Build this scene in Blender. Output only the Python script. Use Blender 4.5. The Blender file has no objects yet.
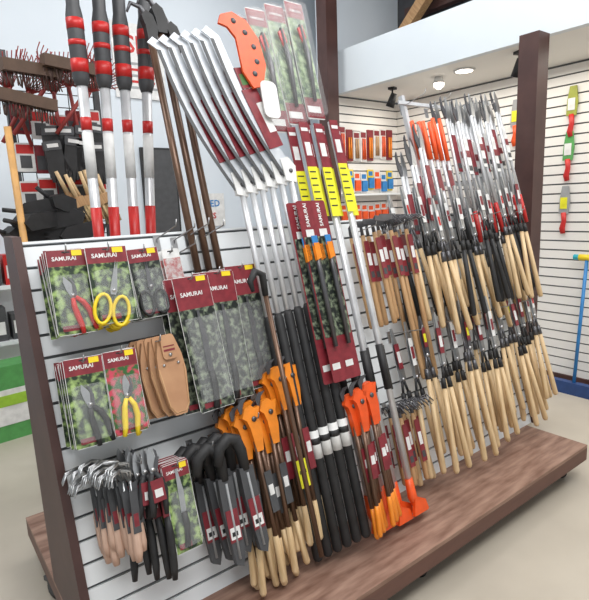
import bpy, math, random
from mathutils import Vector, Matrix, Euler
random.seed(7)
COL=bpy.context.scene.collection
pi=math.pi
# ------------------------------------------------------------ materials
MATS={}
def mat(key,c,rough=.5,metal=0,c2=None,scale=20,stretch=(1,1,1),bump=0,alpha=1,emit=0,detail=3,lo=.35,hi=.65):
    if key in MATS: return MATS[key]
    m=bpy.data.materials.new(key); m.use_nodes=True; nt=m.node_tree; b=nt.nodes['Principled BSDF']
    b.inputs['Roughness'].default_value=rough; b.inputs['Metallic'].default_value=metal
    if c2 is None: c2=tuple(x*.82 for x in c)
    tc=nt.nodes.new('ShaderNodeTexCoord'); mp=nt.nodes.new('ShaderNodeMapping'); mp.inputs['Scale'].default_value=stretch
    n=nt.nodes.new('ShaderNodeTexNoise'); n.inputs['Scale'].default_value=scale; n.inputs['Detail'].default_value=detail
    r=nt.nodes.new('ShaderNodeValToRGB'); r.color_ramp.elements[0].position=lo; r.color_ramp.elements[1].position=hi
    r.color_ramp.elements[0].color=(*c2,1); r.color_ramp.elements[1].color=(*c,1)
    nt.links.new(tc.outputs['Object'],mp.inputs[0]); nt.links.new(mp.outputs[0],n.inputs['Vector']); nt.links.new(n.outputs[0],r.inputs[0]); nt.links.new(r.outputs[0],b.inputs['Base Color'])
    if bump:
        bp=nt.nodes.new('ShaderNodeBump'); bp.inputs['Strength'].default_value=bump; nt.links.new(n.outputs[0],bp.inputs['Height']); nt.links.new(bp.outputs[0],b.inputs['Normal'])
    if alpha<1: b.inputs['Alpha'].default_value=alpha
    if emit: b.inputs['Emission Color'].default_value=(*c,1); b.inputs['Emission Strength'].default_value=emit
    MATS[key]=m; return m
WHITE=mat('white_laminate',(.78,.81,.83),.45,c2=(.75,.78,.80),scale=3)
GROOVE=mat('groove_shadow',(.13,.135,.14),.8)
BROWN=mat('brown_paint',(.075,.034,.029),.5,c2=(.055,.024,.021),scale=6)
PLAT=mat('scuffed_wood',(.38,.24,.18),.5,c2=(.16,.08,.055),scale=5,stretch=(1,6,4),bump=.05,lo=.3,hi=.72,detail=8)
PLATF=mat('dark_board',(.13,.055,.04),.5,scale=5,stretch=(1,6,6))
STEEL=mat('steel',(.50,.51,.52),.32,.9,c2=(.38,.39,.40),scale=15)
SILV=mat('satin_aluminium',(.70,.71,.73),.4,.45,c2=(.60,.61,.63),scale=15)
DSTEEL=mat('dark_steel',(.13,.13,.14),.4,.7)
CHROME=mat('zinc_wire',(.50,.50,.51),.3,.9)
WOOD=mat('pale_wood',(.76,.57,.34),.5,c2=(.58,.40,.21),scale=25,stretch=(3,3,.3))
WOOD2=mat('tan_wood',(.58,.36,.18),.5,c2=(.43,.24,.11),scale=25,stretch=(3,3,.3))
PINKW=mat('pinkish_wood',(.62,.43,.33),.5,c2=(.50,.31,.23),scale=25,stretch=(3,3,.3))
BLACK=mat('black_rubber',(.022,.022,.024),.6,c2=(.014,.014,.015))
DGREY=mat('dark_grey_plastic',(.07,.072,.078),.5)
MAR=mat('maroon_print',(.24,.025,.035),.4,c2=(.17,.016,.025),scale=30)
RED=mat('red_plastic',(.58,.022,.02),.4)
ORG=mat('orange_red_plastic',(.85,.10,.015),.4)
ORY=mat('orange_plastic',(.90,.27,.018),.4)
YEL=mat('yellow_plastic',(.92,.68,.02),.4)
YG=mat('yellow_green_label',(.84,.80,.03),.45)
PAPER=mat('white_print',(.80,.80,.79),.5)
FOL=mat('foliage_print',(.34,.48,.16),.4,c2=(.012,.028,.012),scale=38,detail=8,lo=.44,hi=.64)
FOL2=mat('dark_foliage_print',(.30,.36,.24),.4,c2=(.010,.014,.012),scale=46,detail=9,lo=.46,hi=.72)
FOLR=mat('flower_print',(.55,.06,.10),.4,c2=(.03,.12,.03),scale=40,detail=5,lo=.44,hi=.58)
LEATH=mat('tan_leather',(.50,.28,.15),.55,c2=(.42,.22,.115),scale=12,bump=.05)
BPOLE=mat('bronze_pole',(.15,.085,.055),.35,.4)
GREY=mat('grey_plastic',(.35,.36,.37),.5)
BLUE=mat('blue_plastic',(.03,.22,.55),.45)
CYAN=mat('cyan_plastic',(.03,.50,.62),.45)
DBLUE=mat('dark_blue',(.02,.06,.20),.5)
GREEN=mat('green_plastic',(.10,.36,.10),.5)
CLEAR=mat('clear_blister',(.85,.87,.88),.12,alpha=.10)
BRIST=mat('straw_bristle',(.62,.46,.25),.9,c2=(.4,.28,.14),scale=60)
# ------------------------------------------------------------ mesh builder
class MB:
    def __init__(s): s.v=[];s.f=[];s.m=[];s.s=[];s.mats=[]
    def mi(s,m):
        if m not in s.mats: s.mats.append(m)
        return s.mats.index(m)
    def add(s,vs,fs,m,smooth=False):
        o=len(s.v); s.v+=[tuple(v) for v in vs]; k=s.mi(m)
        for f in fs: s.f.append(tuple(i+o for i in f)); s.m.append(k); s.s.append(smooth)
        return s
    def box(s,a,b,m):
        v=[(x,y,z) for x in(a[0],b[0]) for y in(a[1],b[1]) for z in(a[2],b[2])]
        return s.add(v,[(0,1,3,2),(4,6,7,5),(0,4,5,1),(2,3,7,6),(0,2,6,4),(1,5,7,3)],m)
    def tube(s,pts,rad,m,seg=8,sy=1.0,closed=False):
        pts=[Vector(p) for p in pts]; n=len(pts)
        if not hasattr(rad,'__len__'): rad=[rad]*n
        vs=[];fs=[]
        for i,p in enumerate(pts):
            if closed: t=pts[(i+1)%n]-pts[i-1]
            else: t=pts[min(i+1,n-1)]-pts[max(i-1,0)]
            t.normalize(); up=Vector((0,1,0)) if abs(t.y)<.95 else Vector((1,0,0))
            a=up.cross(t).normalized(); b=t.cross(a)
            for j in range(seg):
                q=2*pi*j/seg; vs.append(p+a*math.cos(q)*rad[i]+b*math.sin(q)*rad[i]*sy)
        for i in range(n if closed else n-1):
            i2=(i+1)%n
            for j in range(seg): fs.append((i*seg+j,i*seg+(j+1)%seg,i2*seg+(j+1)%seg,i2*seg+j))
        if not closed: fs+= [tuple(range(seg))[::-1],tuple(range((n-1)*seg,n*seg))]
        return s.add(vs,fs,m,True)
    def plate(s,o,y0,y1,m):
        n=len(o); vs=[(x,y0,z) for x,z in o]+[(x,y1,z) for x,z in o]
        fs=[tuple(range(n)),tuple(range(n,2*n))[::-1]]+[(i,i+n,(i+1)%n+n,(i+1)%n) for i in range(n)]
        return s.add(vs,fs,m)
    def text(s,t,size,loc,m,rotz=0):
        c=bpy.data.curves.new('t','FONT'); c.body=t; c.size=size; c.align_x='CENTER'; c.align_y='CENTER'; c.resolution_u=2; c.offset=size*.02
        o=bpy.data.objects.new('t',c); COL.objects.link(o); dg=bpy.context.evaluated_depsgraph_get(); me=bpy.data.meshes.new_from_object(o.evaluated_get(dg))
        cr,sr=math.cos(rotz),math.sin(rotz)
        s.add([(loc[0]+v.co.x*cr-v.co.y*sr,loc[1],loc[2]+v.co.x*sr+v.co.y*cr) for v in me.vertices],[tuple(p.vertices) for p in me.polygons],m)
        bpy.data.objects.remove(o); bpy.data.curves.remove(c); return s
    def mesh(s,name):
        me=bpy.data.meshes.new(name); me.from_pydata(s.v,[],s.f)
        for m in s.mats: me.materials.append(m)
        me.polygons.foreach_set('material_index',s.m); me.polygons.foreach_set('use_smooth',s.s); me.update()
        return me
def rrect(w,h,r,cx=0,cz=0,n=3):
    o=[]
    for sx,sz,a0 in((1,1,0),(-1,1,90),(-1,-1,180),(1,-1,270)):
        for k in range(n+1):
            a=math.radians(a0+90*k/n); o.append((cx+sx*(w/2-r)+r*math.cos(a),cz+sz*(h/2-r)+r*math.sin(a)))
    return o
# ------------------------------------------------------------ object helpers
def obj(name,mesh,label=None,cat=None,group=None,mw=None,kind=None):
    o=bpy.data.objects.new(name,mesh); COL.objects.link(o)
    if mw is not None: o.matrix_world=mw
    if label:o['label']=label
    if cat:o['category']=cat
    if group:o['group']=group
    if kind:o['kind']=kind
    return o
def thing(name,label,cat,parts,mw,group=None):
    e=obj(name,None,label,cat,group,mw); e.empty_display_size=.03
    for p in parts:
        c=bpy.data.objects.new(p[0],p[1]); COL.objects.link(c); c.parent=e
        if len(p)>2 and p[2]: c['label']=p[2]
        if len(p)>3 and p[3] is not None: c.matrix_local=p[3]
    return e
L=math.radians(16); ET=Vector((0,math.sin(L),math.cos(L))); EN=Vector((0,-math.cos(L),math.sin(L))); P0=Vector((0,1.56,.2))
def PM(x,t,n,roll=0,yaw=0,pitch=0,sc=1):
    """frame on the leaning display panel: x along the wall, t up the panel, n out from its face"""
    p=P0+ET*t+EN*n; p.x+=x
    return Matrix.Translation(p)@Matrix.Rotation(-L+pitch,4,'X')@Matrix.Rotation(roll,4,'Y')@Matrix.Rotation(yaw,4,'Z')@Matrix.Scale(sc,4)
def TR(x,y,z,ry=0,sc=1): return Matrix.Translation((x,y,z))@Matrix.Rotation(ry,4,'Y')@Matrix.Scale(sc,4)
def WM(x,y,z,rz=0,rx=0,ry=0): return Matrix.Translation((x,y,z))@Euler((rx,ry,rz)).to_matrix().to_4x4()
J=lambda a:random.uniform(-a,a)
# ------------------------------------------------------------ structure
obj('floor',MB().box((-4,-4,-.05),(8,9,0),mat('polished_concrete',(.54,.49,.41),.35,c2=(.43,.385,.32),scale=1.6,detail=9,lo=.3,hi=.7)).mesh('floor'),'pale beige sealed concrete shop floor','floor',kind='structure')
WALLM=mat('pale_wall_paint',(.68,.74,.80),.7,c2=(.65,.71,.77),scale=1.5)
obj('wall_back',MB().box((-4,4.7,0),(8,4.8,4.2),WALLM).mesh('wall_back'),'pale blue-white painted rear wall','wall',kind='structure')
obj('wall_left',MB().box((-4.1,-4,0),(-4,4.8,4.2),WALLM).mesh('wall_left'),'pale painted side wall','wall',kind='structure')
obj('ceiling',MB().box((-4,-4,4.2),(8,4.8,4.3),mat('dim_ceiling',(.40,.41,.42),.8)).mesh('ceiling'),'high dim ceiling','ceiling',kind='structure')
SLW=mat('cream_slatwall',(.82,.80,.77),.5,c2=(.79,.77,.74),scale=3)
def slats_y(x0,x1,y,z0,z1,pitch,t=.02):
    b=MB(); b.box((x0,y+.012,z0),(x1,y+t+.012,z1),GROOVE); z=z0
    while z<z1-.01:
        b.box((x0,y,z+.006),(x1,y+.012,min(z+pitch-.006,z1)),SLW); z+=pitch
    return b
obj('wall_alcove',slats_y(3.42,4.36,3.86,0,2.6,.0762).mesh('wall_alcove'),'cream slatwall at the end of the alcove','wall',kind='structure')
b=MB(); b.box((4.372,-4,0),(4.42,3.9,2.6),GROOVE); z=0
while z<2.58: b.box((4.36,-4,z+.006),(4.372,3.86,min(z+.0702,2.6)),SLW); z+=.0762
obj('wall_right',b.mesh('wall_right'),'cream slatwall with horizontal grooves','wall',kind='structure')
obj('wall_alcove_side',MB().box((3.36,3.895,0),(4.42,3.95,4.2),WALLM).mesh('wall_alcove_side'),'pale partition wall behind the slatwall','wall',kind='structure')
obj('ceiling_soffit',MB().box((3.54,-4,2.6),(4.42,3.86,2.64),mat('soffit_paint',(.80,.79,.76),.7,c2=(.78,.77,.74),scale=2)).mesh('ceiling_soffit'),'white lowered soffit over the alcove','ceiling',kind='structure')
obj('trim_1',MB().box((3.48,-4,2.6),(3.54,3.86,2.97),mat('fascia_paint',(.70,.76,.80),.6,c2=(.67,.73,.78),scale=2)).mesh('trim_1'),'pale blue-white fascia board above the alcove','fascia',kind='structure')
obj('trim_2',MB().box((4.34,-4,0),(4.36,3.86,.09),BROWN).mesh('trim_2'),'dark baseboard','baseboard',kind='structure')
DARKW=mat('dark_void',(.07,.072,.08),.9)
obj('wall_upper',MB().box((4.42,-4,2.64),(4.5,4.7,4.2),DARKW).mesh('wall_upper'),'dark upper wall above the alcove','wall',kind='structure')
obj('wooden_post',MB().box((3.34,1.80,0),(3.47,1.93,2.6),BROWN).mesh('wooden_post'),'dark brown painted square post supporting the fascia','post')
obj('wooden_post',MB().box((3.25,3.68,0),(3.38,3.81,4.19),BROWN).mesh('wooden_post'),'tall dark brown painted square post at the alcove corner','post')
obj('roof_beam',MB().box((-.045,0,-.05),(.045,1.4,.05),WOOD2).mesh('roof_beam'),'light brown wooden roof brace above the fascia','beam',mw=WM(4.2,3.78,3.06)@Matrix.Rotation(pi,4,'Z')@Matrix.Rotation(.72,4,'X'))
obj('roof_beam',MB().box((0,0,0),(.08,3.0,.10),BROWN).mesh('roof_beam'),'dark wooden rafter above the fascia','beam',mw=WM(4.3,.7,3.35))
def spot(x,y,tilt,rz):
    a=MB().box((-.03,-.03,-.02),(.03,.03,0),BLACK).tube([(0,0,-.02),(0,0,-.06)],.008,BLACK)
    h=MB().tube([(0,0,.05),(0,0,-.07)],[.028,.04],BLACK,seg=14); g=MB().tube([(0,0,-.071),(0,0,-.073)],.034,PAPER,seg=14)
    R=Matrix.Translation((0,0,-.1))@Matrix.Rotation(tilt,4,'X')
    thing('track_spotlight','black adjustable spotlight fixed under the soffit','lamp',[('mount',a.mesh('mount')),('lamp_shade',h.mesh('lamp_shade'),None,R),('lens',g.mesh('lens'),None,R)],WM(x,y,2.6,rz=rz),'soffit spotlights')
spot(3.74,3.36,.4,.3); spot(3.68,2.12,.4,-.4)
GLOW=mat('warm_bulb',(1,.93,.8),.5,emit=9)
thing('bulb_lamp','white lamp with a lit warm bulb under the soffit','lamp',[('lamp_shade',MB().tube([(0,0,0),(0,0,-.05)],[.03,.05],PAPER,seg=14).mesh('lamp_shade')),('bulb',MB().tube([(0,0,-.05),(0,0,-.075),(0,0,-.095)],[.042,.04,.015],GLOW,seg=14).mesh('bulb'))],WM(3.8,2.9,2.6))
thing('recessed_downlight','round recessed downlight, lit','lamp',[('trim_ring',MB().tube([(0,0,0),(0,0,-.012)],.085,PAPER,seg=20).mesh('trim_ring')),('lens',MB().tube([(0,0,-.012),(0,0,-.014)],.065,GLOW,seg=20).mesh('lens'))],WM(3.78,2.64,2.6))
# ------------------------------------------------------------ display stand
XL=.335
b=MB(); b.box((XL-.03,1.2,.182),(2.94,2.57,.2),PLAT); b.box((XL-.03,1.2,.11),(2.94,1.235,.182),PLATF); b.box((XL-.03,2.535,.11),(2.94,2.57,.182),PLATF); b.box((XL-.03,1.235,.11),(XL,2.535,.182),PLATF); b.box((2.905,1.235,.11),(2.94,2.535,.182),PLATF)
deck=b.mesh('deck')
b=MB(); b.box((XL,.014,0),(3.0,.03,1.365),GROOVE); z=-.02
while z<1.36:
    b.box((XL,0,max(z+.005,0)),(3.0,.014,min(z+.0712,1.365)),WHITE); z+=.0762
pan=b.mesh('slatted_panel')
side=MB().add([(0,1.535,.2),(0,2.03,.2),(0,2.09,1.53),(0,1.925,1.53),(.028,1.535,.2),(.028,2.03,.2),(.028,2.09,1.53),(.028,1.925,1.53)],[(0,1,2,3),(7,6,5,4),(0,4,5,1),(1,5,6,2),(2,6,7,3),(3,7,4,0)],BROWN).mesh('side_board')
bk=MB().box((XL,2.03,.2),(3.0,2.05,1.5),WHITE).mesh('back_panel')
cb=MB().box((-.035,-.03,.09),(.035,.03,.11),DGREY).box((-.028,-.02,.03),(-.022,.02,.09),DGREY).box((.022,-.02,.03),(.028,.02,.09),DGREY).mesh('caster_bracket'); cw=MB().tube([(-.018,0,.04),(.018,0,.04)],.04,BLACK,seg=18).mesh('wheel')
parts=[('deck',deck),('slatted_panel',pan,'white slatwall panel with horizontal grooves',Matrix.Translation((0,1.56,.2))@Matrix.Rotation(-L,4,'X')),('side_board',side,'dark brown tapered end board',Matrix.Translation((XL-.03,0,0))),('side_board',side,None,Matrix.Translation((3.0,0,0))),('back_panel',bk)]
for x,y in((.36,1.3),(2.84,1.3),(.34,2.2),(2.84,2.45),(1.6,1.3)):
    for nm,me in(('caster_bracket',cb),('wheel',cw)): parts.append((nm,me,None,Matrix.Translation((x,y,0))@Matrix.Rotation(.4,4,'Z')))
thing('display_stand','white leaning slatwall stand on a brown wheeled wooden platform','display stand',parts,Matrix.Identity(4))
b=MB()
for x in(2.42,3.04): b.box((x-.012,-.034,1.2),(x+.012,-.008,2.06),SILV)
for t in(1.52,2.0): b.box((2.36,-.045,t),(3.14,-.034,t+.02),SILV)
obj('hanging_rail_rack',b.mesh('hanging_rail_rack'),'grey steel uprights with rails holding long shears','rack',mw=Matrix.Translation((0,1.56,.2))@Matrix.Rotation(-L,4,'X'))
# ------------------------------------------------------------ hooks
HM={}
def hook(x,t,ln=.16):
    k=round(ln,2)
    if k not in HM: HM[k]=MB().tube([(0,0,-.03),(0,-.01,0),(0,-ln,.0),(0,-ln-.01,.02)],.0028,CHROME,seg=6).mesh('wire_arm'),MB().box((-.012,-.006,-.045),(.012,0,.012),CHROME).mesh('hook_plate')
    thing('display_hook','zinc wire slatwall hook carrying goods','hook',[('wire_arm',HM[k][0]),('hook_plate',HM[k][1])],PM(x,t,.0),'slatwall hooks')
for x,t in((.80,1.34),(.87,1.33),(.93,1.34),(.99,1.33),(.86,1.27)): hook(x,t,.2)
# ------------------------------------------------------------ carded goods
BR='SAMURAI'
def cardmesh(w,h,hd,head,img,txt):
    b=MB().plate(rrect(w,h,.008,0,-h/2),0,.0015,PAPER)
    b.box((-w/2+.0015,-.0008,-hd),(w/2-.0015,-.0001,-.002),head).box((-w/2+.0015,-.0008,-h+.002),(w/2-.0015,-.0001,-hd),img)
    if txt: b.text(txt,w*.15,(-w*.06,-.0012,-hd*.55),PAPER); b.box((-w*.36,-.001,-h+.012),(w*.1,-.0009,-h+.03),MAR)
    b.box((-.012,-.001,-.012),(.012,-.0009,-.007),BLACK)
    return b.mesh('backing_card')
def pruner(hc,bc=STEEL):
    bl=MB().plate([(-.006,-.012),(.008,-.012),(.014,.012),(.012,.035),(.002,.06),(-.006,.045),(-.009,.02)],-.004,-.002,bc).plate([(.0,-.01),(.012,-.004),(.02,.02),(.018,.045),(.012,.052),(.014,.03),(.006,.012)],-.0065,-.0045,DSTEEL).tube([(0,-.009,0),(0,-.001,0)],.006,CHROME,seg=8)
    h1=MB().tube([(.004,-.006,-.008),(.016,-.006,-.03),(.020,-.006,-.06),(.015,-.006,-.09),(.012,-.006,-.118)],[.006,.008,.009,.008,.006],hc)
    h2=MB().tube([(-.004,-.006,-.008),(-.012,-.006,-.03),(-.017,-.006,-.06),(-.020,-.006,-.09),(-.026,-.006,-.112)],[.006,.008,.009,.008,.006],hc)
    return [('blade',bl.mesh('blade')),('handle',h1.mesh('handle')),('handle',h2.mesh('handle'))]
def scissors(hc,bc=STEEL):
    bl=MB().plate([(-.004,-.01),(.006,-.01),(.009,.0),(.003,.075),(-.003,.02)],-.004,-.002,bc).plate([(.004,-.01),(-.006,-.01),(-.009,.0),(-.003,.075),(.003,.02)],-.0065,-.0045,bc).tube([(0,-.009,0),(0,-.001,0)],.005,CHROME)
    P=[('blade',bl.mesh('blade'))]
    for s in(1,-1):
        pts=[(s*(.022+.019*math.sin(a)),-.006,-.048-.036*math.cos(a)) for a in [2*pi*i/16 for i in range(16)]]
        P.append(('handle',MB().tube(pts,.0045,hc,closed=True,seg=6).mesh('handle')))
    return P
def sawtool(hc,l=.2,bc=STEEL):
    bl=MB().plate([(-.012,0),(.012,0),(.016,l*.5),(.004,l),(-.006,l),(-.010,l*.5)],-.004,-.002,bc)
    h=MB().tube([(0,-.007,.01),(.002,-.007,-.04),(-.004,-.007,-.1),(-.012,-.007,-.14)],[.013,.015,.013,.015],hc,sy=.6)
    return [('blade',bl.mesh('blade')),('handle',h.mesh('handle'))]
def stack(name,label,cat,group,x,t,n0,n1,cnt,w,h,hd,head,img,txt,tool,tz,sc=1,dx=.0,roll=0,blister=True,hk=True):
    cm=cardmesh(w,h,hd,head,img,txt)
    bm=None
    if blister: bm=MB().plate(rrect(w*.8,h*.62,.01,0,-h*.62),-.02,-.0015,CLEAR).mesh('blister')
    for i in range(cnt):
        n=n0+(n1-n0)*i/max(cnt-1,1)
        P=[('backing_card',cm)]+[(p[0],p[1],None,TR(0,-.002,tz,roll,sc)) for p in tool]
        if bm and i==cnt-1: P.append(('blister',bm,'clear plastic blister'))
        if i==cnt-1 and txt: P.append(('price_tag',MB().box((w*.14,-.003,-.022),(w*.4,-.0015,-.004),YEL).mesh('price_tag'),'yellow price sticker'))
        thing(name,label,cat,P,PM(x+dx*(cnt-1-i)+J(.003),t+J(.004),n,roll=J(.035),yaw=J(.03)),group)
    if hk: hook(x,t-.012,n1+.02)
red_pr=pruner(RED); blk_pr=pruner(BLACK); yel_pr=pruner(YEL); ysc=scissors(YEL); bsc=scissors(BLACK,DSTEEL); gsaw=sawtool(BLACK)
stack('carded_pruner','maroon-headed card holding red-handled pruners','garden tool','red pruner cards on top row',.425,1.30,.03,.15,6,.12,.275,.055,MAR,FOL,BR,red_pr,-.15,1.1,roll=-.35)
stack('carded_scissors','maroon-headed card holding yellow ring-handled garden scissors','garden tool','yellow scissor cards on top row',.552,1.29,.03,.17,9,.135,.255,.055,MAR,FOL,BR,ysc,-.15,1.35,roll=.25)
stack('carded_shears','maroon-headed card holding small black flower shears','garden tool','black shears cards on top row',.69,1.285,.03,.12,5,.115,.25,.05,MAR,FOL2,BR,bsc,-.14,1.2)
stack('spare_blade_pack','small clear and white pack with red print','spare part','small white packs',.81,1.28,.02,.08,4,.07,.13,.035,PAPER,mat('pack_print',(.6,.6,.58),.4,c2=(.45,.05,.05),scale=40),'',[],-.1)
stack('carded_pruner','maroon-headed card holding black-handled pruners','garden tool','black pruner cards on middle row',.415,.945,.03,.15,6,.12,.28,.055,MAR,FOL,BR,blk_pr,-.15,1.15,roll=-.3)
stack('carded_pruner','maroon-headed card holding yellow-handled pruners','garden tool','yellow pruner cards on middle row',.535,.95,.03,.15,6,.112,.275,.055,MAR,FOLR,BR,yel_pr,-.15,1.15)
stack('carded_clip_pack','small maroon card pack hanging from a hook','spare part','small maroon packs',.80,.93,.03,.1,6,.08,.14,.10,MAR,PAPER,'',[],-.1,blister=False)
stack('carded_folding_saw','maroon-headed card holding a black folding saw','saw','folding saw cards on bottom row',.635,.545,.04,.18,7,.095,.29,.05,MAR,FOL,BR,gsaw,-.17,.75)
for x,n0,n1,c in((.83,.08,.16,3),(.955,.06,.14,3),(1.07,.05,.12,3)):
    stack('carded_pruning_saw','tall card with maroon header, tree photo and curved saw','saw','tall pruning saw cards',x,1.16+(x-.83)*.1,n0,n1,c,.145,.49,.12,MAR,FOL2,BR,sawtool(BLACK,.26,DSTEEL),-.36,.9,dx=-.014)
pouch=MB().plate([(-.03,-.0),(.03,-.0),(.045,-.06),(.05,-.12),(.036,-.235),(.02,-.265),(-.02,-.265),(-.036,-.235),(-.05,-.12),(-.045,-.06)],-.02,.0,LEATH).tube([(-.046,-.021,-.1),(-.034,-.021,-.23),(-.018,-.021,-.256),(.018,-.021,-.256),(.034,-.021,-.23),(.046,-.021,-.1)],.0018,WOOD2,seg=5)
lp=MB().plate(rrect(.05,.085,.012,0,-.03),-.03,-.02,LEATH).box((-.02,-.031,-.045),(.02,-.03,-.038),MAR).box((-.02,-.031,-.03),(.02,-.0305,-.026),MAR)
rv=MB().tube([(-.026,-.024,-.09),(-.026,-.02,-.09)],.005,CHROME).mesh('rivet'); sn=MB().tube([(0,-.034,-.058),(0,-.03,-.058)],.006,CHROME).mesh('snap_button')
H=[('pouch',pouch.mesh('pouch')),('belt_loop',lp.mesh('belt_loop')),('rivet',rv),('rivet',rv,None,TR(.052,0,0)),('snap_button',sn)]
for i in range(5): thing('leather_holster','tan leather pruner holster with rivets and belt loop','tool holster',H,PM(.625+.016*i,.955,.03+.032*i,roll=J(.04)),'leather holsters on the middle row')
hook(.66,.95,.2)
# ------------------------------------------------------------ bottom row hand tools
def claw(hw=PINKW):
    c=MB()
    for s in(-1,0,1): c.tube([(s*.003,0,-.03),(-.01+s*.012,-.005,.0),(-.04+s*.004,-.02+s*.01,.012),(-.075,-.035+s*.02,.004),(-.09,-.05+s*.022,-.02)],[.005,.005,.0045,.0035,.002],STEEL,seg=6)
    c.tube([(0,0,-.03),(0,0,-.16)],.0055,STEEL)
    h=MB().tube([(0,0,-.14),(0,0,-.16),(0,0,-.25),(0,0,-.28)],[.012,.0155,.0155,.010],hw)
    l=MB().box((-.013,-.016,-.19),(.013,-.0145,-.06),DGREY).box((-.008,-.0165,-.17),(.008,-.016,-.13),MAR)
    return [('claw_head',c.mesh('claw_head')),('handle',h.mesh('handle')),('label_card',l.mesh('label_card'))]
cl=claw()
for i in range(12):
    thing('hand_cultivator','small steel clawed hand cultivator with pinkish wooden handle','garden tool',cl,PM(.405+.016*(i%6)+J(.004),.60-.035*(i//6)+J(.02),.04+.024*(i%6)+.012*(i//6),roll=J(.08),yaw=J(.3)),'hand cultivators on the bottom row')
hook(.42,.56,.18)
PR=pruner(BLACK,STEEL); LB=MB().box((-.02,-.018,-.10),(.022,-.016,-.03),MAR).box((-.012,-.019,-.085),(.014,-.018,-.06),PAPER).mesh('label_card')
PRT=[(p[0],p[1],None,Matrix.Scale(1.25,4)) for p in PR]
for i in range(8):
    thing('hand_pruner','black-handled steel pruners with a maroon tag','garden tool',PRT+[('label_card',LB)],PM(.50+.018*(i%4)+J(.004),.53+J(.02),.04+.022*i,roll=J(.1)),'black hand pruners on the bottom row')
hook(.52,.58,.2)
gr=MB().tube([(0,-.01,0),(.0,-.012,-.06),(-.004,-.01,-.16),(-.008,-.01,-.2)],[.011,.014,.013,.009],BLACK); sh=MB().plate([(-.012,0),(.014,0),(.012,.1),(0,.14),(-.012,.1)],-.014,-.006,MAR).box((-.006,-.0155,.03),(.007,-.0145,.09),PAPER)
GK=[('grip',gr.mesh('grip')),('blade_cover',sh.mesh('blade_cover'))]
for i in range(5): thing('grafting_saw','small saw with black grip and maroon blade cover','saw',GK,PM(.49+.022*i,.39+J(.02),.05+.028*i,roll=J(.06)),'small black-gripped saws on the bottom row')
g=MB().tube([(-.085,-.02,-.055),(-.07,-.02,.0),(-.03,-.02,.025),(0,-.02,.01),(.012,-.02,-.03),(.012,-.02,-.10)],[.016,.022,.024,.024,.021,.018],BLACK,seg=10)
s=MB().plate([(-.016,-.09),(.040,-.09),(.036,-.36),(.022,-.40),(-.004,-.385),(-.018,-.2)],-.032,-.008,DGREY).tube([(.012,-.033,-.11),(.012,-.033,-.37)],.005,GREY,seg=6)
lb=MB().box((-.012,-.035,-.31),(.034,-.0335,-.20),MAR).box((-.008,-.036,-.30),(.03,-.035,-.26),PAPER).box((-.002,-.037,-.29),(.02,-.036,-.275),BLACK)
SS=[('pistol_grip',g.mesh('pistol_grip')),('scabbard',s.mesh('scabbard')),('label_card',lb.mesh('label_card'))]
for i,(x,n) in enumerate(((.745,.05),(.765,.10),(.785,.16),(.825,.06),(.845,.12),(.86,.18),(.885,.08))):
    thing('scabbard_saw','curved black pistol-grip saw in a grey scabbard','saw',SS,PM(x,.53+J(.012),n,roll=J(.04),sc=1.0),'scabbard saws on the bottom row')
hook(.77,.555,.2); hook(.86,.55,.2)
# ------------------------------------------------------------ orange headed loppers (centre)
def lopper(ln,shaft,gripm,headm,gl,splay=.035,lab=MAR,lab2=None,gr=.0125):
    hd=MB().plate([(-.016,-.15),(.012,-.15),(.024,-.08),(.022,-.03),(.034,.01),(.014,.006),(.0,.022),(-.028,.016),(-.045,-.016),(-.030,-.030),(-.022,-.06)],-.014,.012,headm)
    bl=MB().plate([(-.03,.0),(-.045,.0),(-.05,.03),(-.03,.05),(.0,.052),(-.022,.035),(-.03,.018)],-.004,.0,DSTEEL)
    P=[('lopper_head',hd.mesh('lopper_head')),('pivot_bolt',MB().tube([(0,-.018,-.03),(0,-.0145,-.03)],.010,DSTEEL,seg=10).mesh('pivot_bolt')),('blade',bl.mesh('blade'))]
    for s_ in(-1,1):
        x0=.010*s_; x1=splay*s_
        sh=MB().tube([(x0,.004*s_,-.11),(x1*.7,.01*s_,-ln+gl)],.0095,shaft)
        gp=MB().tube([(x1*.7,.01*s_,-ln+gl+.01),(x1*.8,.01*s_,-ln+gl*.6),(x1,.01*s_,-ln+.01),(x1,.01*s_,-ln)],[gr*.85,gr,gr*1.1,gr*.7],gripm)
        P+=[('shaft',sh.mesh('shaft')),('grip',gp.mesh('grip'))]
    lc=MB().box((-.015,-.020,-ln*.60),(.015,-.017,-ln*.36),lab).box((-.010,-.0215,-ln*.5),(.010,-.020,-ln*.44),PAPER)
    if lab2: lc.box((-.022,-.0215,-ln*.68),(.022,-.020,-ln*.52),lab2).box((-.015,-.0225,-ln*.6),(.015,-.0215,-ln*.58),BLACK)
    P.append(('label_card',lc.mesh('label_card')))
    return P
LA=lopper(.63,BPOLE,WOOD,ORY,.16,lab=DGREY); LB_=lopper(.67,BPOLE,WOOD,ORY,.14,lab=MAR); LB2=lopper(.67,BPOLE,WOOD,ORY,.14,lab=MAR,lab2=YG)
for i in range(8): thing('wood_handled_lopper','lopper with orange plastic head and pale wooden grips','lopper',LA,PM(.895+.021*i+J(.005),.62+J(.022),.08+.03*(i%4),roll=J(.05)),'orange-headed loppers in the lower bunch')
for i in range(6): thing('wood_handled_lopper','lopper with orange head and '+('yellow-green' if i in(2,4) else 'maroon')+' label','lopper',LB2 if i in(2,4) else LB_,PM(1.075+.019*i+J(.004),.725+.015*(i%3)+J(.015),.10+.035*(i%3),roll=J(.04)),'orange-headed loppers in the upper bunch')
hook(.97,.60,.2); hook(1.12,.70,.2)
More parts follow.
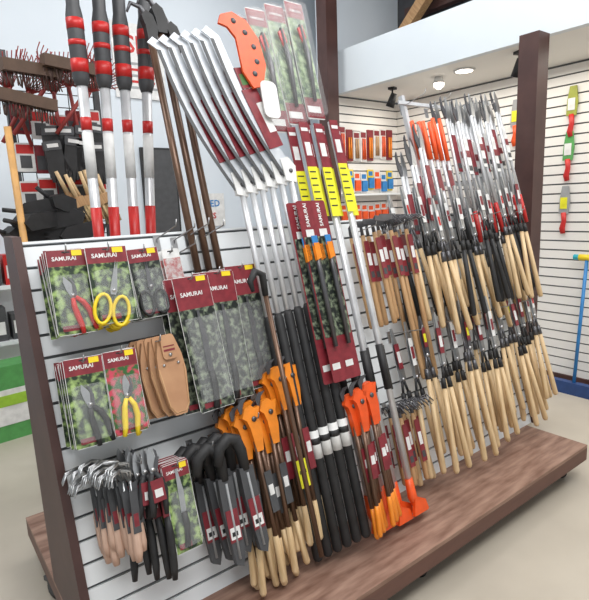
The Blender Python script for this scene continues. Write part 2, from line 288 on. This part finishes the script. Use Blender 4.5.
hh=MB().tube([(-.045,-.02,-.03),(-.05,-.02,.01),(-.02,-.02,.045),(.01,-.02,.03),(.012,-.01,-.05)],[.007,.013,.017,.015,.012],BLACK); hs=MB().tube([(.012,-.01,-.04),(.02,-.01,-1.05)],.010,BPOLE)
thing('long_handled_pruner','long bronze-shafted pruner with curved black head','pruner',[('hook_head',hh.mesh('hook_head')),('shaft',hs.mesh('shaft'))],PM(1.08,1.09,.22))
# ------------------------------------------------------------ pole saws
def polesaw():
    N=14; up=[];lo=[]
    for i in range(N+1):
        q=i/N; x=-.225*q-.03*math.sin(q*pi); z=.55*q; w=.031*(1-.40*q)
        up.append((x+w,z+w*.4)); lo.append((x-w,z-w*.4))
    o=up+[(up[-1][0]-.05,up[-1][1]+.035),(up[-1][0]-.075,up[-1][1]+.01)]+lo[::-1]
    P=[('saw_blade',MB().plate(o,-.005,.0,mat('pale_blade_steel',(.66,.69,.73),.3,.2,c2=(.52,.55,.60))).plate([(p[0]*1.0+.010,p[1]) for p in lo]+[(p[0]-.006,p[1]) for p in lo[::-1]],-.0065,-.005,DGREY).mesh('saw_blade'),'curved pale steel saw blade with dark toothed edge')]
    P.append(('label_card',MB().plate([(-.080,.10),(-.008,.12),(-.085,.36),(-.157,.34)],-.009,-.0065,MAR).plate([(-.060,.17),(-.025,.18),(-.070,.30),(-.10,.29)],-.0098,-.009,PAPER).mesh('label_card')))
    P.append(('size_card',MB().plate([(-.150,.345),(-.09,.362),(-.112,.44),(-.172,.43)],-.010,-.0065,MAR).plate([(-.148,.36),(-.105,.37),(-.118,.41),(-.156,.405)],-.0108,-.010,mat('green_label',(.08,.20,.06))).mesh('size_card'),'maroon and green card'))
    P.append(('blade_socket',MB().plate([(-.03,-.03),(.02,-.04),(.03,.03),(.0,.07),(-.04,.06)],-.012,.006,PAPER).mesh('blade_socket'),'white socket clamping the blade'))
    P.append(('bolt',MB().tube([(0,-.016,.01),(0,-.0122,.01)],.009,DSTEEL).mesh('bolt')))
    P.append(('pole',MB().tube([(0,0,.0),(0,0,-.55)],.0125,SILV).mesh('pole')))
    P.append(('foam_grip',MB().tube([(0,0,-.53),(0,0,-.55),(0,0,-1.49),(0,0,-1.50)],[.013,.020,.020,.014],BLACK).mesh('foam_grip')))
    P.append(('grip_label',MB().tube([(0,0,-1.02),(0,0,-1.13)],.0205,PAPER).tube([(0,0,-1.05),(0,0,-1.075)],.021,BLACK).mesh('grip_label')))
    return P
PS=polesaw()
for i in range(6): thing('pole_saw','long pole saw with curved blade, maroon label and black foam grip','pole saw',PS,PM(1.135+.039*i,1.49+.006*i,.15+.016*i),'pole saws standing against the panel')
gd=MB(); out=[(-.05,-.12),(.0,-.20),(.06,-.18),(.10,-.06),(.08,.08),(.02,.17),(-.06,.20),(-.13,.17),(-.15,.12),(-.1,.11),(-.06,.06),(-.055,-.03)]
gd.plate(out,-.01,.004,ORG)
for (x,z) in((.02,-.12),(.045,-.05),(.04,.03),(.0,.1),(-.06,.15)): gd.tube([(x,-.012,z),(x,-.010,z)],.015,DGREY,seg=14)
gl_=MB().plate(rrect(.10,.2,.03,.09,-.25),-.014,-.006,PAPER)
thing('saw_guard','large perforated orange-red blade guard','saw guard',[('guard_plate',gd.mesh('guard_plate')),('white_grip',gl_.mesh('white_grip'))],PM(1.23,2.02,.25,roll=.05,sc=.78))
# ------------------------------------------------------------ pole pruners (silver)
def polepr():
    yl=MB().box((-.026,-.0195,-.42),(.026,-.0165,-.20),YG)
    for k in range(6): yl.box((-.020,-.0202,-.22-.03*k),(.014,-.0192,-.226-.03*k),BLACK)
    yl.box((-.024,-.0195,-.20),(.024,-.0165,-.0),MAR).box((-.015,-.0205,-.15),(.015,-.0192,-.09),PAPER).box((-.018,-.0205,-.04),(.018,-.0192,-.025),PAPER)
    P=[('pole',MB().tube([(0,0,0),(0,0,-1.66)],.0130,SILV).mesh('pole')),('label_sleeve',yl.mesh('label_sleeve'),'maroon and yellow label'),
       ('grip',MB().tube([(0,0,-1.02),(0,0,-1.22)],.017,BLACK).mesh('grip')),
       ('foot_tip',MB().tube([(0,0,-1.62),(0,0,-1.70),(.012,0,-1.745),(.05,-.005,-1.765)],[.016,.019,.016,.009],ORG).plate([(.0,-1.70),(.055,-1.73),(.065,-1.775),(-.025,-1.775)],-.02,-.004,ORG).mesh('foot_tip'),'orange-red tip')]
    return P
PP=polepr()
for i in range(7): thing('pole_pruner','silver aluminium pole with maroon and yellow label and orange-red tip','pole pruner',PP,PM(1.44+.038*i,1.755+.006*(i%3),(.15,.19,.16,.20,.17,.22,.19)[i],roll=J(.003)),'silver poles standing on the platform')
def bigpack(w,h):
    c=MB().plate(rrect(w,h,.01,0,-h/2),0,.002,PAPER).box((-w/2+.002,-.001,-h+.005),(w/2-.002,0,-.08),mat('tree_print',(.38,.50,.27),.3,c2=(.03,.08,.03),scale=30,detail=9,lo=.42,hi=.64)).box((-w/2+.002,-.001,-.08),(w/2-.002,0,-.005),MAR).box((-w/2+.002,-.002,-h+.005),(w/2-.002,-.001,-h+.10),MAR).text(BR,w*.16,(0,-.0025,-.045),PAPER).box((-w/2+.01,-.003,-h+.03),(w/2-.02,-.002,-h+.06),PAPER)
    t=MB().tube([(0,-.015,-.12),(.01,-.018,-.27),(0,-.015,-h+.08)],[.008,.013,.008],DSTEEL).plate([(-.02,-.14),(.01,-.12),(.02,-.18),(.0,-.22)],-.02,-.012,RED)
    return [('backing_card',c.mesh('backing_card')),('pruner_head',t.mesh('pruner_head')),('blister',MB().plate(rrect(w*.96,h*.96,.02,0,-h/2),-.03,-.004,CLEAR).mesh('blister'))]
BP=bigpack(.105,.56)
for i,(x,t,n) in enumerate(((1.335,2.27,.12),(1.385,2.29,.16),(1.44,2.32,.12),(1.495,2.33,.16),(1.55,2.35,.12),(1.605,2.36,.17))):
    thing('blister_packed_pruner_head','tall clear blister pack with tree photo card and pruner head','pruner head',BP,PM(x,t,n,roll=J(.01)),'tall blister packs at the pole tops')
c=MB().plate(rrect(.08,.74,.01,0,-.37),0,.002,MAR).box((-.035,-.001,-.56),(.035,0,-.15),FOL2).box((-.02,-.0015,-.15),(.02,-.001,-.12),PAPER).box((-.03,-.0015,-.69),(.01,-.001,-.665),PAPER).text(BR,.024,(0,-.0015,-.06),PAPER,rotz=pi/2)
t_=MB().tube([(0,-.012,-.16),(.0,-.014,-.3),(0,-.012,-.6)],[.008,.011,.009],DSTEEL).plate([(-.012,-.18),(.014,-.18),(.016,-.24),(-.012,-.25)],-.026,-.012,ORY); t2=MB().box((-.014,-.022,-.19),(.014,-.018,-.15),BLUE)
TC=[('backing_card',c.mesh('backing_card')),('folded_tool',t_.mesh('folded_tool')),('blue_tag',t2.mesh('blue_tag'))]
for i,(x,n) in enumerate(((1.30,.255),(1.33,.28),(1.37,.255),(1.40,.28))): thing('carded_long_tool','very tall narrow maroon card with dark photo','garden tool',TC,PM(x,1.39,n),'tall maroon cards by the poles')
bh=MB().plate([(-.02,-.02),(.02,-.02),(.032,.04),(.02,.09),(-.005,.11),(-.03,.085),(-.02,.04)],-.02,.01,BLACK).tube([(0,0,.08),(-.02,0,.13),(-.06,0,.14),(-.08,0,.10)],[.012,.010,.008,.005],DSTEEL)
bp_=MB().tube([(0,0,0),(0,0,-1.1)],.015,BPOLE,seg=10).tube([(0,0,-1.1),(0,0,-2.14)],.018,BPOLE,seg=10)
BPp=[('pruner_head',bh.mesh('pruner_head')),('telescopic_pole',bp_.mesh('telescopic_pole')),('pole_collar',MB().tube([(0,0,-1.06),(0,0,-1.12)],.021,BLACK).mesh('pole_collar'))]
for x,t in((.935,2.16),(.985,2.2),(1.035,2.13)): thing('telescopic_pole_pruner','tall bronze telescopic pole with black pruner head','pole pruner',BPp,PM(x,t,.028,sc=.98),'bronze telescopic poles')
LC=lopper(.56,BPOLE,ORY,ORG,.12,splay=.02,gr=.010)
for i in range(5): thing('compact_lopper','compact lopper with bright orange-red head and orange grips','lopper',LC,PM(1.375+.028*i,.57+.006*i+J(.01),.255+.025*(i%2),roll=J(.06)),'orange-red compact loppers')
# ------------------------------------------------------------ rakes and hoes
def hoe(ln,kind):
    h=MB()
    if kind==0: h.plate([(-.055,.012),(.055,.012),(.06,-.01),(.0,-.018),(-.06,-.01)],-.08,-.076,DSTEEL).tube([(0,-.078,0),(0,-.03,.02),(0,0,0),(0,0,-.06)],[.006,.006,.007,.009],DSTEEL)
    else:
        for s_ in(-2,-1,0,1,2): h.tube([(0,0,-.04),(s_*.014,-.01,.0),(s_*.022,-.06,.012),(s_*.024,-.09,-.02)],[.004,.004,.0035,.0025],DSTEEL,seg=5)
        h.tube([(0,0,-.02),(0,0,-.06)],.009,DSTEEL)
    st=MB().tube([(0,0,-.05),(0,0,-ln*.5),(0,0,-ln+.01),(0,0,-ln)],[.011,.0125,.0135,.009],WOOD2)
    l=MB().box((-.016,-.016,-.28),(.016,-.0135,-.08),MAR).box((-.011,-.017,-.2),(.011,-.016,-.14),PAPER).box((-.011,-.017,-.26),(.011,-.016,-.23),DGREY)
    return [('hoe_head' if kind==0 else 'rake_head',h.mesh('head')),('handle',st.mesh('handle')),('label_card',l.mesh('label_card'))]
HH=[hoe(.5,0),hoe(.62,1),hoe(.8,1)]
for i in range(10):
    k=0 if i<5 else 2; x=1.76+.039*i
    thing('hand_hoe' if k==0 else 'hand_rake','short wooden-handled hoe with dark head and maroon label' if k==0 else 'wooden-handled rake with dark tines and maroon label','garden tool',HH[k],PM(x,1.32+J(.012),.06+.04*(i%3),roll=J(.025)),'wooden-handled hoes on the middle section' if k==0 else 'wooden-handled rakes on the middle section')
hook(1.82,1.29,.18); hook(2.02,1.29,.18)
HS=hoe(.37,1)
for i in range(8): thing('hand_fork','short wooden-handled hand fork with maroon label','garden tool',HS,PM(1.70+.028*i,.44+J(.01),.06+.035*(i%3),roll=J(.03)),'short hand forks low on the panel')
hook(1.79,.43,.18)
# ------------------------------------------------------------ hedge shears
def shears(bl,hl,wood,bcol=STEEL,tang=BLACK,label=MAR,sp=.05,hr=.0135,tag=PAPER,lw=.015,l0=.78,l1=.30):
    P=[]
    for s_ in(-1,1):
        b_=MB().plate([(s_*-.004,0),(s_*.006,0),(s_*.022,-bl*.5),(s_*.020,-bl),(s_*-.008,-bl-.01)],-.006 if s_>0 else -.002,-.0025 if s_>0 else .0015,bcol)
        b_.tube([(s_*.006,0,-bl),(s_*.02,0,-bl-.07)],[.007,.006],tang)
        P.append(('blade',b_.mesh('blade')))
        x0=.02*s_;x1=sp*s_;z0=-bl-.06
        P.append(('ferrule',MB().tube([(x0,0,z0),(x0+(x1-x0)*.12,0,z0-.05)],[.011,.013],tang).mesh('ferrule')))
        P.append(('handle',MB().tube([(x0+(x1-x0)*.1,0,z0-.045),(x0+(x1-x0)*.5,0,z0-hl*.5),(x1,0,z0-hl+.012),(x1,0,z0-hl)],[hr*.85,hr,hr*1.12,hr*.75],wood).mesh('handle')))
    P.append(('pivot_bolt',MB().tube([(0,-.012,-bl+.005),(0,.004,-bl+.005)],.009,CHROME,seg=8).mesh('pivot_bolt')))
    P.append(('label_card',MB().box((-lw,-.012,-bl*l0),(lw,-.009,-bl*l1),label).box((-lw*.7,-.0135,-bl*(l0-.12)),(lw*.7,-.012,-bl*(l1+.15)),tag).mesh('label_card')))
    return P
SA=shears(.26,.45,WOOD); SB=shears(.22,.42,WOOD,label=PAPER,tag=RED,tang=DSTEEL,lw=.010); SC=shears(.24,.40,BLACK,label=PAPER,tag=MAR,hr=.0135); SD=shears(.20,.50,WOOD,bcol=DSTEEL,label=MAR,tag=YG,tang=DSTEEL,lw=.012); SE=shears(.28,.42,WOOD,label=PAPER,tag=MAR,lw=.013)
LBL={}
SL='hedge shears with steel blades, maroon label and pale wooden handles'
LBL[id(SA)]=SL;LBL[id(SB)]='hedge shears with white and red label and pale wooden handles';LBL[id(SC)]='hedge shears with black rubber handles and white label';LBL[id(SD)]='dark-bladed hedge shears with yellow-marked label and wooden handles';LBL[id(SE)]='steel hedge shears with white label and pale wooden handles'
for i in range(22):     # lower tier
    x=1.88+.0555*i; P=(SA,SE,SD,SA,SB)[i%5]
    thing('hedge_shears',LBL[id(P)],'hedge shears',P,PM(x,.80+.004*i+J(.03),.07+.048*(i%4),roll=J(.06)),'hedge shears on the lower tier')
for i in range(22):     # middle tier
    x=2.05+.051*i; P=(SC,SB,SE,SB,SC,SA,SE)[i%7]
    thing('hedge_shears',LBL[id(P)],'hedge shears',P,PM(x,1.46+J(.08),.09+.048*(i%4),roll=J(.08)),'hedge shears on the middle tier')
for k in range(5): hook(1.93+.25*k,.76,.22); hook(2.08+.24*k,1.3,.24)
def longlop(up,gm,lab):
    P=[]
    for q in(-1,1):
        if up: a=(.012*q,0,-.10); b_=(.03*q,0,-.64); c_=(.036*q,0,-.82)
        else: a=(.012*q,0,-.78); b_=(.026*q,0,-.24); c_=(.03*q,0,-.02)
        P.append(('shaft',MB().tube([a,b_],.010,SILV).mesh('shaft'))); P.append(('grip',MB().tube([b_,((b_[0]+c_[0])/2,0,(b_[2]+c_[2])/2),c_],[.012,.014,.012],gm).mesh('grip')))
    f=1 if up else -1; z=-.11 if up else -.77
    P.append(('blade',MB().plate([(-.016,z),(.018,z),(.026,z+f*.05),(.020,z+f*.11),(.008,z+f*.15),(-.002,z+f*.12),(-.006,z+f*.06)],-.008,-.002,STEEL).mesh('blade')))
    P.append(('hook_jaw',MB().plate([(-.018,z),(.014,z),(.0,z+f*.06),(-.020,z+f*.10),(-.022,z+f*.15),(-.034,z+f*.13),(-.036,z+f*.06)],-.001,.006,DSTEEL).mesh('hook_jaw')))
    lc=MB().box((-.018,-.014,-.42),(.018,-.011,-.20 if up else -.30),lab)
    if up: lc.box((-.016,-.0155,-.32),(.016,-.0138,-.28),MAR).box((-.016,-.0155,-.40),(.016,-.0138,-.37),DGREY)
    P.append(('label_card',lc.mesh('label_card')))
    return P
LU=[longlop(True,BLACK,PAPER),longlop(True,DGREY,MAR),longlop(True,RED,PAPER)]; LD=longlop(False,ORG,MAR)
for i in range(5): thing('long_lopper','aluminium lopper hanging with bright orange-red grips upward','lopper',LD,PM(2.40+.048*i,1.90+J(.03),.09+.035*(i%2),roll=J(.02)),'orange-gripped loppers on the top rail')
for i in range(13): thing('long_lopper','long aluminium-shafted lopper with '+('white' if i%3!=1 else 'maroon')+' label','lopper',LU[i%3],PM(2.62+.048*i,1.96+.011*i*(1 if i<6 else .6)+J(.03),.08+.038*(i%3),roll=J(.03)),'aluminium loppers on the top rail')
for i in range(4): thing('long_lopper','aluminium lopper hung beside the hoes with maroon label','lopper',LU[1],PM(2.22+.05*i,1.66+.05*i,.08+.035*(i%2),roll=J(.02)),'aluminium loppers beside the hoes')
for k in range(4): hook(2.42+.22*k,2.0,.18)
# ------------------------------------------------------------ telescopic loppers behind the panel
def telelop(xa,xb,xm):
    P=[]
    for x in(xa,xb):
        top=Vector((x,0,2.62)); bot=Vector((xm+(x-xm)*.25,0,.34)); d=lambda z: bot+(top-bot)*((z-.34)/(2.62-.34))
        P.append(('shaft',MB().tube([d(.34),d(2.2)],.021,SILV,seg=12).mesh('shaft'),'silver oval tube'))
        P.append(('grip',MB().tube([d(2.10),d(2.13),d(2.36),d(2.40),d(2.9)],[.024,.033,.033,.026,.028],DGREY,seg=12).mesh('grip'),'black and grey grip'))
        for z0,z1,r_ in((2.15,2.20,.034),(2.25,2.27,.0342),(2.31,2.35,.0342)): P.append(('clamp_band',MB().tube([d(z0),d(z1)],r_,RED,seg=12).mesh('clamp_band'),'red clamp band'))
        for z0,z1,r_,m_ in((1.3,1.62,.0225,RED),(1.74,1.92,.022,PAPER),(1.93,1.98,.022,RED)): P.append(('label_sleeve',MB().tube([d(z0),d(z1)],r_,m_,seg=12).mesh('label_sleeve')))
    P.append(('blade',MB().plate([(xm-.03,.36),(xm+.03,.36),(xm+.04,.28),(xm,.21),(xm-.04,.28)],-.01,.01,DSTEEL).mesh('blade')))
    return P
for a,b_,m_ in((.68,.79,.70),(.87,.985,.80)): thing('telescopic_lopper','tall telescopic lopper with red bands and silver tubes','lopper',telelop(a,b_,m_),WM(0,2.26,0),'telescopic loppers standing behind the panel')
# ------------------------------------------------------------ background left
def sign(name,label,x0,z0,x1,z1,y,fn):
    b_=MB().box((x0,y-.012,z0),(x1,y,z1),PAPER); fn(b_); obj(name,b_.mesh(name),label,'sign')
def s1(b_):
    b_.text('SH',.2,(1.93,4.68,3.02),RED)
    for k in range(5): b_.box((1.76,4.68,2.86-.05*k),(2.10-.04*(k%2),4.684,2.88-.05*k),RED if k%2 else GREY)
sign('wall_sign','white wall sign with red lettering',1.70,2.58,2.16,3.2,4.695,s1)
def s2(b_): b_.text('CED',.09,(2.56,4.68,1.64),BLUE); b_.text('ES',.08,(2.56,4.68,1.52),RED)
sign('wall_sign','small white notice with blue and red lettering',2.44,1.42,2.70,1.74,4.695,s2)
thing('black_notice_board','black framed notice board on the pale wall','board',[('frame',MB().box((1.86,4.66,1.2),(2.2,4.69,2.16),BLACK).mesh('frame')),('board_face',MB().box((1.88,4.655,1.22),(2.18,4.66,2.14),DGREY).mesh('board_face'))],Matrix.Identity(4))
b=MB()
for k in range(7): x=.64+.075*k; b.tube([(x,3.4,.1),(x,3.4,2.45)],.003,BLACK,seg=5)
for k in range(31): z=.12+.075*k; b.tube([(.60,3.403,z),(1.1,3.403,z)],.003,BLACK,seg=5)
b.box((.60,3.38,0),(.63,3.42,2.5),DGREY).box((1.09,3.38,0),(1.12,3.42,2.5),DGREY).box((.60,3.2,0),(.63,3.6,.04),DGREY).box((1.09,3.2,0),(1.12,3.6,.04),DGREY)
obj('grid_display_rack',b.mesh('grid_display_rack'),'black wire grid rack hung with brushes and gloves','rack')
def fanrake():
    h=MB(); T=mat('dull_red_tine',(.32,.04,.035),.5)
    for k in range(-6,7): h.tube([(0,0,0),(k*.022,-.01,.16),(k*.024,-.05,.19)],.003,T,seg=5)
    h.tube([(-.12,-.008,.13),(.12,-.008,.13)],.004,T,seg=5)
    return [('rake_head',h.mesh('rake_head')),('handle',MB().tube([(0,0,.02),(0,0,-.3)],.011,T).mesh('handle'))]
FR=fanrake()
for i in range(7): thing('fan_rake','red-tined fan rake hung on the grid rack','rake',FR,WM(.62+.075*i,3.33-.045*(i%3),2.30+J(.06),ry=J(.5)+.2),'red fan rakes on the grid rack')
bh_=MB().box((-.15,-.03,-.03),(.15,.03,.03),mat('dark_wood',(.12,.07,.045),.6)); bb=MB()
for k in range(26): bb.tube([(-.14+.0112*k,J(.02),-.03),(-.145+.0116*k,J(.03),-.10)],.004,mat('dark_bristle',(.10,.06,.05),.9),seg=4)
BRH=[('broom_head',bh_.mesh('broom_head')),('bristles',bb.mesh('bristles'))]
for x,z in((.70,2.36),(.90,2.40),(.66,2.2)): thing('broom_head','dark wooden broom head with dark bristles','broom',BRH,WM(x,3.15,z,rz=.2,ry=J(.15)),'broom heads on the grid rack')
gp=MB().plate([(-.045,-.14),(.045,-.14),(.05,-.03),(.04,.04),(.03,.04),(.027,-.01),(.02,.065),(.008,.065),(.004,-.01),(-.002,.07),(-.014,.07),(-.016,-.01),(-.022,.055),(-.034,.055),(-.04,-.03),(-.065,.0),(-.072,-.01),(-.05,-.07)],-.014,.014,BLACK)
cf=MB().plate(rrect(.095,.05,.008,0,-.16),-.018,.018,DGREY).box((-.03,-.02,-.17),(.03,-.018,-.15),PAPER)
GL=[('glove_body',gp.mesh('glove_body')),('cuff',cf.mesh('cuff'))]
for i in range(8): thing('work_glove','black rubber-coated work glove hanging on the rack','glove',GL,WM(.80+.075*(i%4),3.29-.05*(i//4),1.92-.08*(i//4)+J(.02),ry=pi+J(.15)),'black gloves on the grid rack')
hb=MB().tube([(0,0,.14),(0,0,0)],[.01,.014],WOOD).box((-.035,-.015,-.05),(.035,.015,.005),WOOD2); hbb=MB()
for k in range(14): hbb.tube([(-.032+.005*k,J(.012),-.05),(-.04+.0062*k,J(.02),-.15)],.006,BRIST,seg=4)
HB=[('handle',hb.mesh('handle')),('bristles',hbb.mesh('bristles'))]
for i in range(7): thing('hand_brush','small tan-bristled hand brush with wooden handle','brush',HB,WM(.82+.035*i,3.18-.03*(i%2),1.70+J(.03),ry=-.35+J(.1)),'tan hand brushes on the grid rack')
pk=MB().plate(rrect(.1,.16,.008),0,.012,PAPER).box((-.045,-.001,.02),(.045,0,.07),RED).box((-.03,-.001,-.06),(.03,0,.01),DGREY)
pk2=MB().plate(rrect(.1,.16,.008),0,.012,MAR).box((-.04,-.001,-.06),(.04,0,.02),DGREY)
pkm=(pk.mesh('packet'),pk2.mesh('packet'))
for i in range(15): thing('hanging_packet','white and red packaged item on the grid rack' if i%3 else 'dark red packaged item on the grid rack','packet',[('packet',pkm[0 if i%3 else 1])],WM(.66+.098*(i%5),3.36,2.12-.19*(i//5)+J(.03)),'packets on the grid rack')
for i in range(7):
    m_=MB().plate([(-.1,-.04),(.1,-.05),(.13,.0),(.08,.04),(-.08,.045),(-.13,.01)],-.06,.06,BLACK).tube([(-.1,0,0),(-.2,0,.04)],.012,BLACK)
    obj('black_duster',m_.mesh('black_duster'),'black fluffy duster heaped on the rack shelf','duster','black dusters on the rack shelf',mw=WM(.60+.045*i,3.2+J(.05),1.50+.07*(i%3),rz=J(.5),ry=J(.4)))
obj('rack_shelf',MB().box((.60,3.1,1.40),(1.08,3.375,1.43),DGREY).mesh('rack_shelf'),'dark shelf fixed to the grid rack','shelf')
obj('wooden_stick',MB().tube([(0,0,0),(0,0,2.05)],.018,mat('orange_wood',(.66,.36,.12),.5)).mesh('wooden_stick'),'tan wooden tool handle standing by the rack','handle',mw=WM(.56,3.05,0,rx=-.02,ry=-.01))
bag=MB().plate(rrect(.5,.55,.06,0,.275),-.11,.11,GREEN).box((-.2,-.115,.12),(.2,-.11,.38),PAPER).box((-.16,-.118,.26),(.16,-.115,.34),mat('lime',(.35,.6,.05),.5))
obj('garden_soil_bag',bag.mesh('garden_soil_bag'),'green and white plastic bag standing on the floor','bag',mw=WM(.48,4.2,0,rz=.1))
thing('low_shelf_unit','white low shelf unit with dark goods by the rear wall','shelf',[('shelf_board',MB().box((-.6,4.45,.62),(.9,4.66,.65),WHITE).box((-.6,4.45,1.05),(.9,4.66,1.08),WHITE).mesh('shelf_board')),('back_board',MB().box((-.6,4.66,0),(.9,4.69,1.3),WHITE).mesh('back_board'))],Matrix.Identity(4))
for i in range(14): obj('boxed_goods',MB().box((-.05,-.08,0),(.05,.08,.2+.03*(i%3)),(DGREY,RED,DGREY)[i%3]).box((-.035,-.082,.05),(.035,-.08,.15),PAPER).mesh('boxed_goods'),'small boxed goods on the low shelf','box','boxes on the low shelf',mw=WM(-.1+.13*(i%7),4.56,.65 if i<7 else 1.08))
# ------------------------------------------------------------ alcove products
def pack(c1,c2,h): return MB().plate(rrect(.085,h,.006),0,.01,c1).box((-.035,-.001,h*.28),(.035,0,h*.45),MAR).tube([(-.012,-.008,h*.25),(-.012,-.010,-h*.42)],[.008,.011],c2,seg=6).tube([(.016,-.008,h*.25),(.016,-.010,-h*.42)],[.008,.011],c2,seg=6).mesh('packet')
def boxy(c1,c2,h): return MB().plate(rrect(.085,h,.006),0,.01,c1).box((-.036,-.02,-h*.42),(.036,0,h*.10),c2).box((-.03,-.001,h*.2),(.03,0,h*.42),c2).mesh('packet')
rows=((2.16,(pack(PAPER,ORG,.30),pack(MAR,ORY,.30),pack(PAPER,WOOD2,.28)),'orange','a'),(1.80,(boxy(PAPER,BLUE,.2),boxy(YEL,BLUE,.2),boxy(PAPER,ORG,.2)),'blue and yellow','b'),(1.50,(boxy(PAPER,ORG,.18),),'orange-red','c'))
for z,ps,cn,gk in rows:
    for i in range(8): thing('hanging_packet','white card with '+cn+' handled tool on slatwall','packet',[('packet',ps[i%len(ps)])],WM(3.56+.095*i,3.84,z+J(.02)),'packets on the alcove wall row '+gk)
obj('alcove_shelf',MB().box((3.48,3.72,1.66),(4.34,3.86,1.68),WHITE).mesh('alcove_shelf'),'thin white shelf on the alcove slatwall','shelf')
def wallsaw(c,tipc): 
    return [('sheath',MB().plate([(-.04,.0),(.035,.0),(.045,.10),(.03,.22),(-.02,.22),(-.035,.12)],-.008,.006,tipc).mesh('sheath')),('label_card',MB().box((-.028,-.012,.04),(.026,-.0085,.13),PAPER if tipc is not GREY else YG).mesh('label_card')),('handle',MB().tube([(0,-.005,.01),(.006,-.005,-.06),(-.006,-.005,-.12),(.004,-.005,-.16)],[.022,.020,.024,.020],c,sy=.6).mesh('handle'))]
for z,y,c,tc in((2.20,2.05,RED,mat('olive_plastic',(.35,.38,.06),.5)),(1.86,2.06,RED,GREEN),(1.44,2.07,RED,GREY)):
    thing('hanging_saw','hand saw in a sheath with red grip on cream slatwall','saw',wallsaw(c,tc),WM(4.345,y,z,rz=-pi/2),'saws on the alcove slatwall')
for i in range(2): thing('hanging_saw','orange-gripped saw hanging on the cream slatwall','saw',wallsaw(ORG,GREY),WM(4.345,2.38+.14*i,2.2-.02*i,rz=-pi/2),'orange saws on the alcove slatwall')
thing('push_squeegee','blue floor squeegee with cyan handle leaning on the wall','broom',[('pole',MB().tube([(0,0,.08),(.10,0,1.1)],.014,BLUE).mesh('pole')),('crossbar',MB().tube([(.10,-.20,1.1),(.10,.1,1.1)],.022,CYAN).tube([(.10,-.04,1.1),(.10,.06,1.1)],.025,YEL).mesh('crossbar')),('squeegee_head',MB().box((-.03,-.25,.0),(.03,.25,.10),DBLUE).mesh('squeegee_head'))],WM(4.18,1.84,0))
# ------------------------------------------------------------ lights, world, camera
def area(x,y,z,sx,sy,e,c=(1,.995,.985),rx=0,ry=0):
    l=bpy.data.lights.new('ceiling_light','AREA'); l.shape='RECTANGLE'; l.size=sx; l.size_y=sy; l.energy=e; l.color=c
    o=bpy.data.objects.new('ceiling_light',l); COL.objects.link(o); o.location=(x,y,z); o.rotation_euler=(rx,ry,0)
area(.5,-.2,4.0,3,1.2,122,rx=.45); area(-1,2.6,4.1,2,1,50); area(2.0,3.4,4.1,2.5,.8,36); area(2.6,1.2,4.0,1.0,2.5,56,ry=.25)
area(3.95,2.6,2.55,.4,2.2,14,(1,.94,.84)); area(3.95,.4,2.55,.4,2,12,(1,.94,.84))
w=bpy.data.worlds.new('World'); bpy.context.scene.world=w; w.use_nodes=True; w.node_tree.nodes['Background'].inputs[0].default_value=(.95,.98,1,1); w.node_tree.nodes['Background'].inputs[1].default_value=.80
bpy.context.scene.view_settings.view_transform='Standard'
f=520;th=math.radians(10.4);r=math.radians(2.3);A=math.radians(52.9)
Fh=Vector((math.cos(A),math.sin(A),0));R=Vector((math.sin(A),-math.cos(A),0))
F=Fh*math.cos(th)-Vector((0,0,1))*math.sin(th);U=Fh*math.sin(th)+Vector((0,0,1))*math.cos(th)
cx=R*math.cos(r)-U*math.sin(r); cy=R*math.sin(r)+U*math.cos(r)
cam=bpy.data.cameras.new('camera'); co=bpy.data.objects.new('camera',cam); COL.objects.link(co)
M=Matrix((cx,cy,-F)).transposed().to_4x4(); M.translation=Vector((0,0,1.6)); co.matrix_world=M
cam.lens=f*36/600; cam.clip_start=.02
bpy.context.scene.camera=co
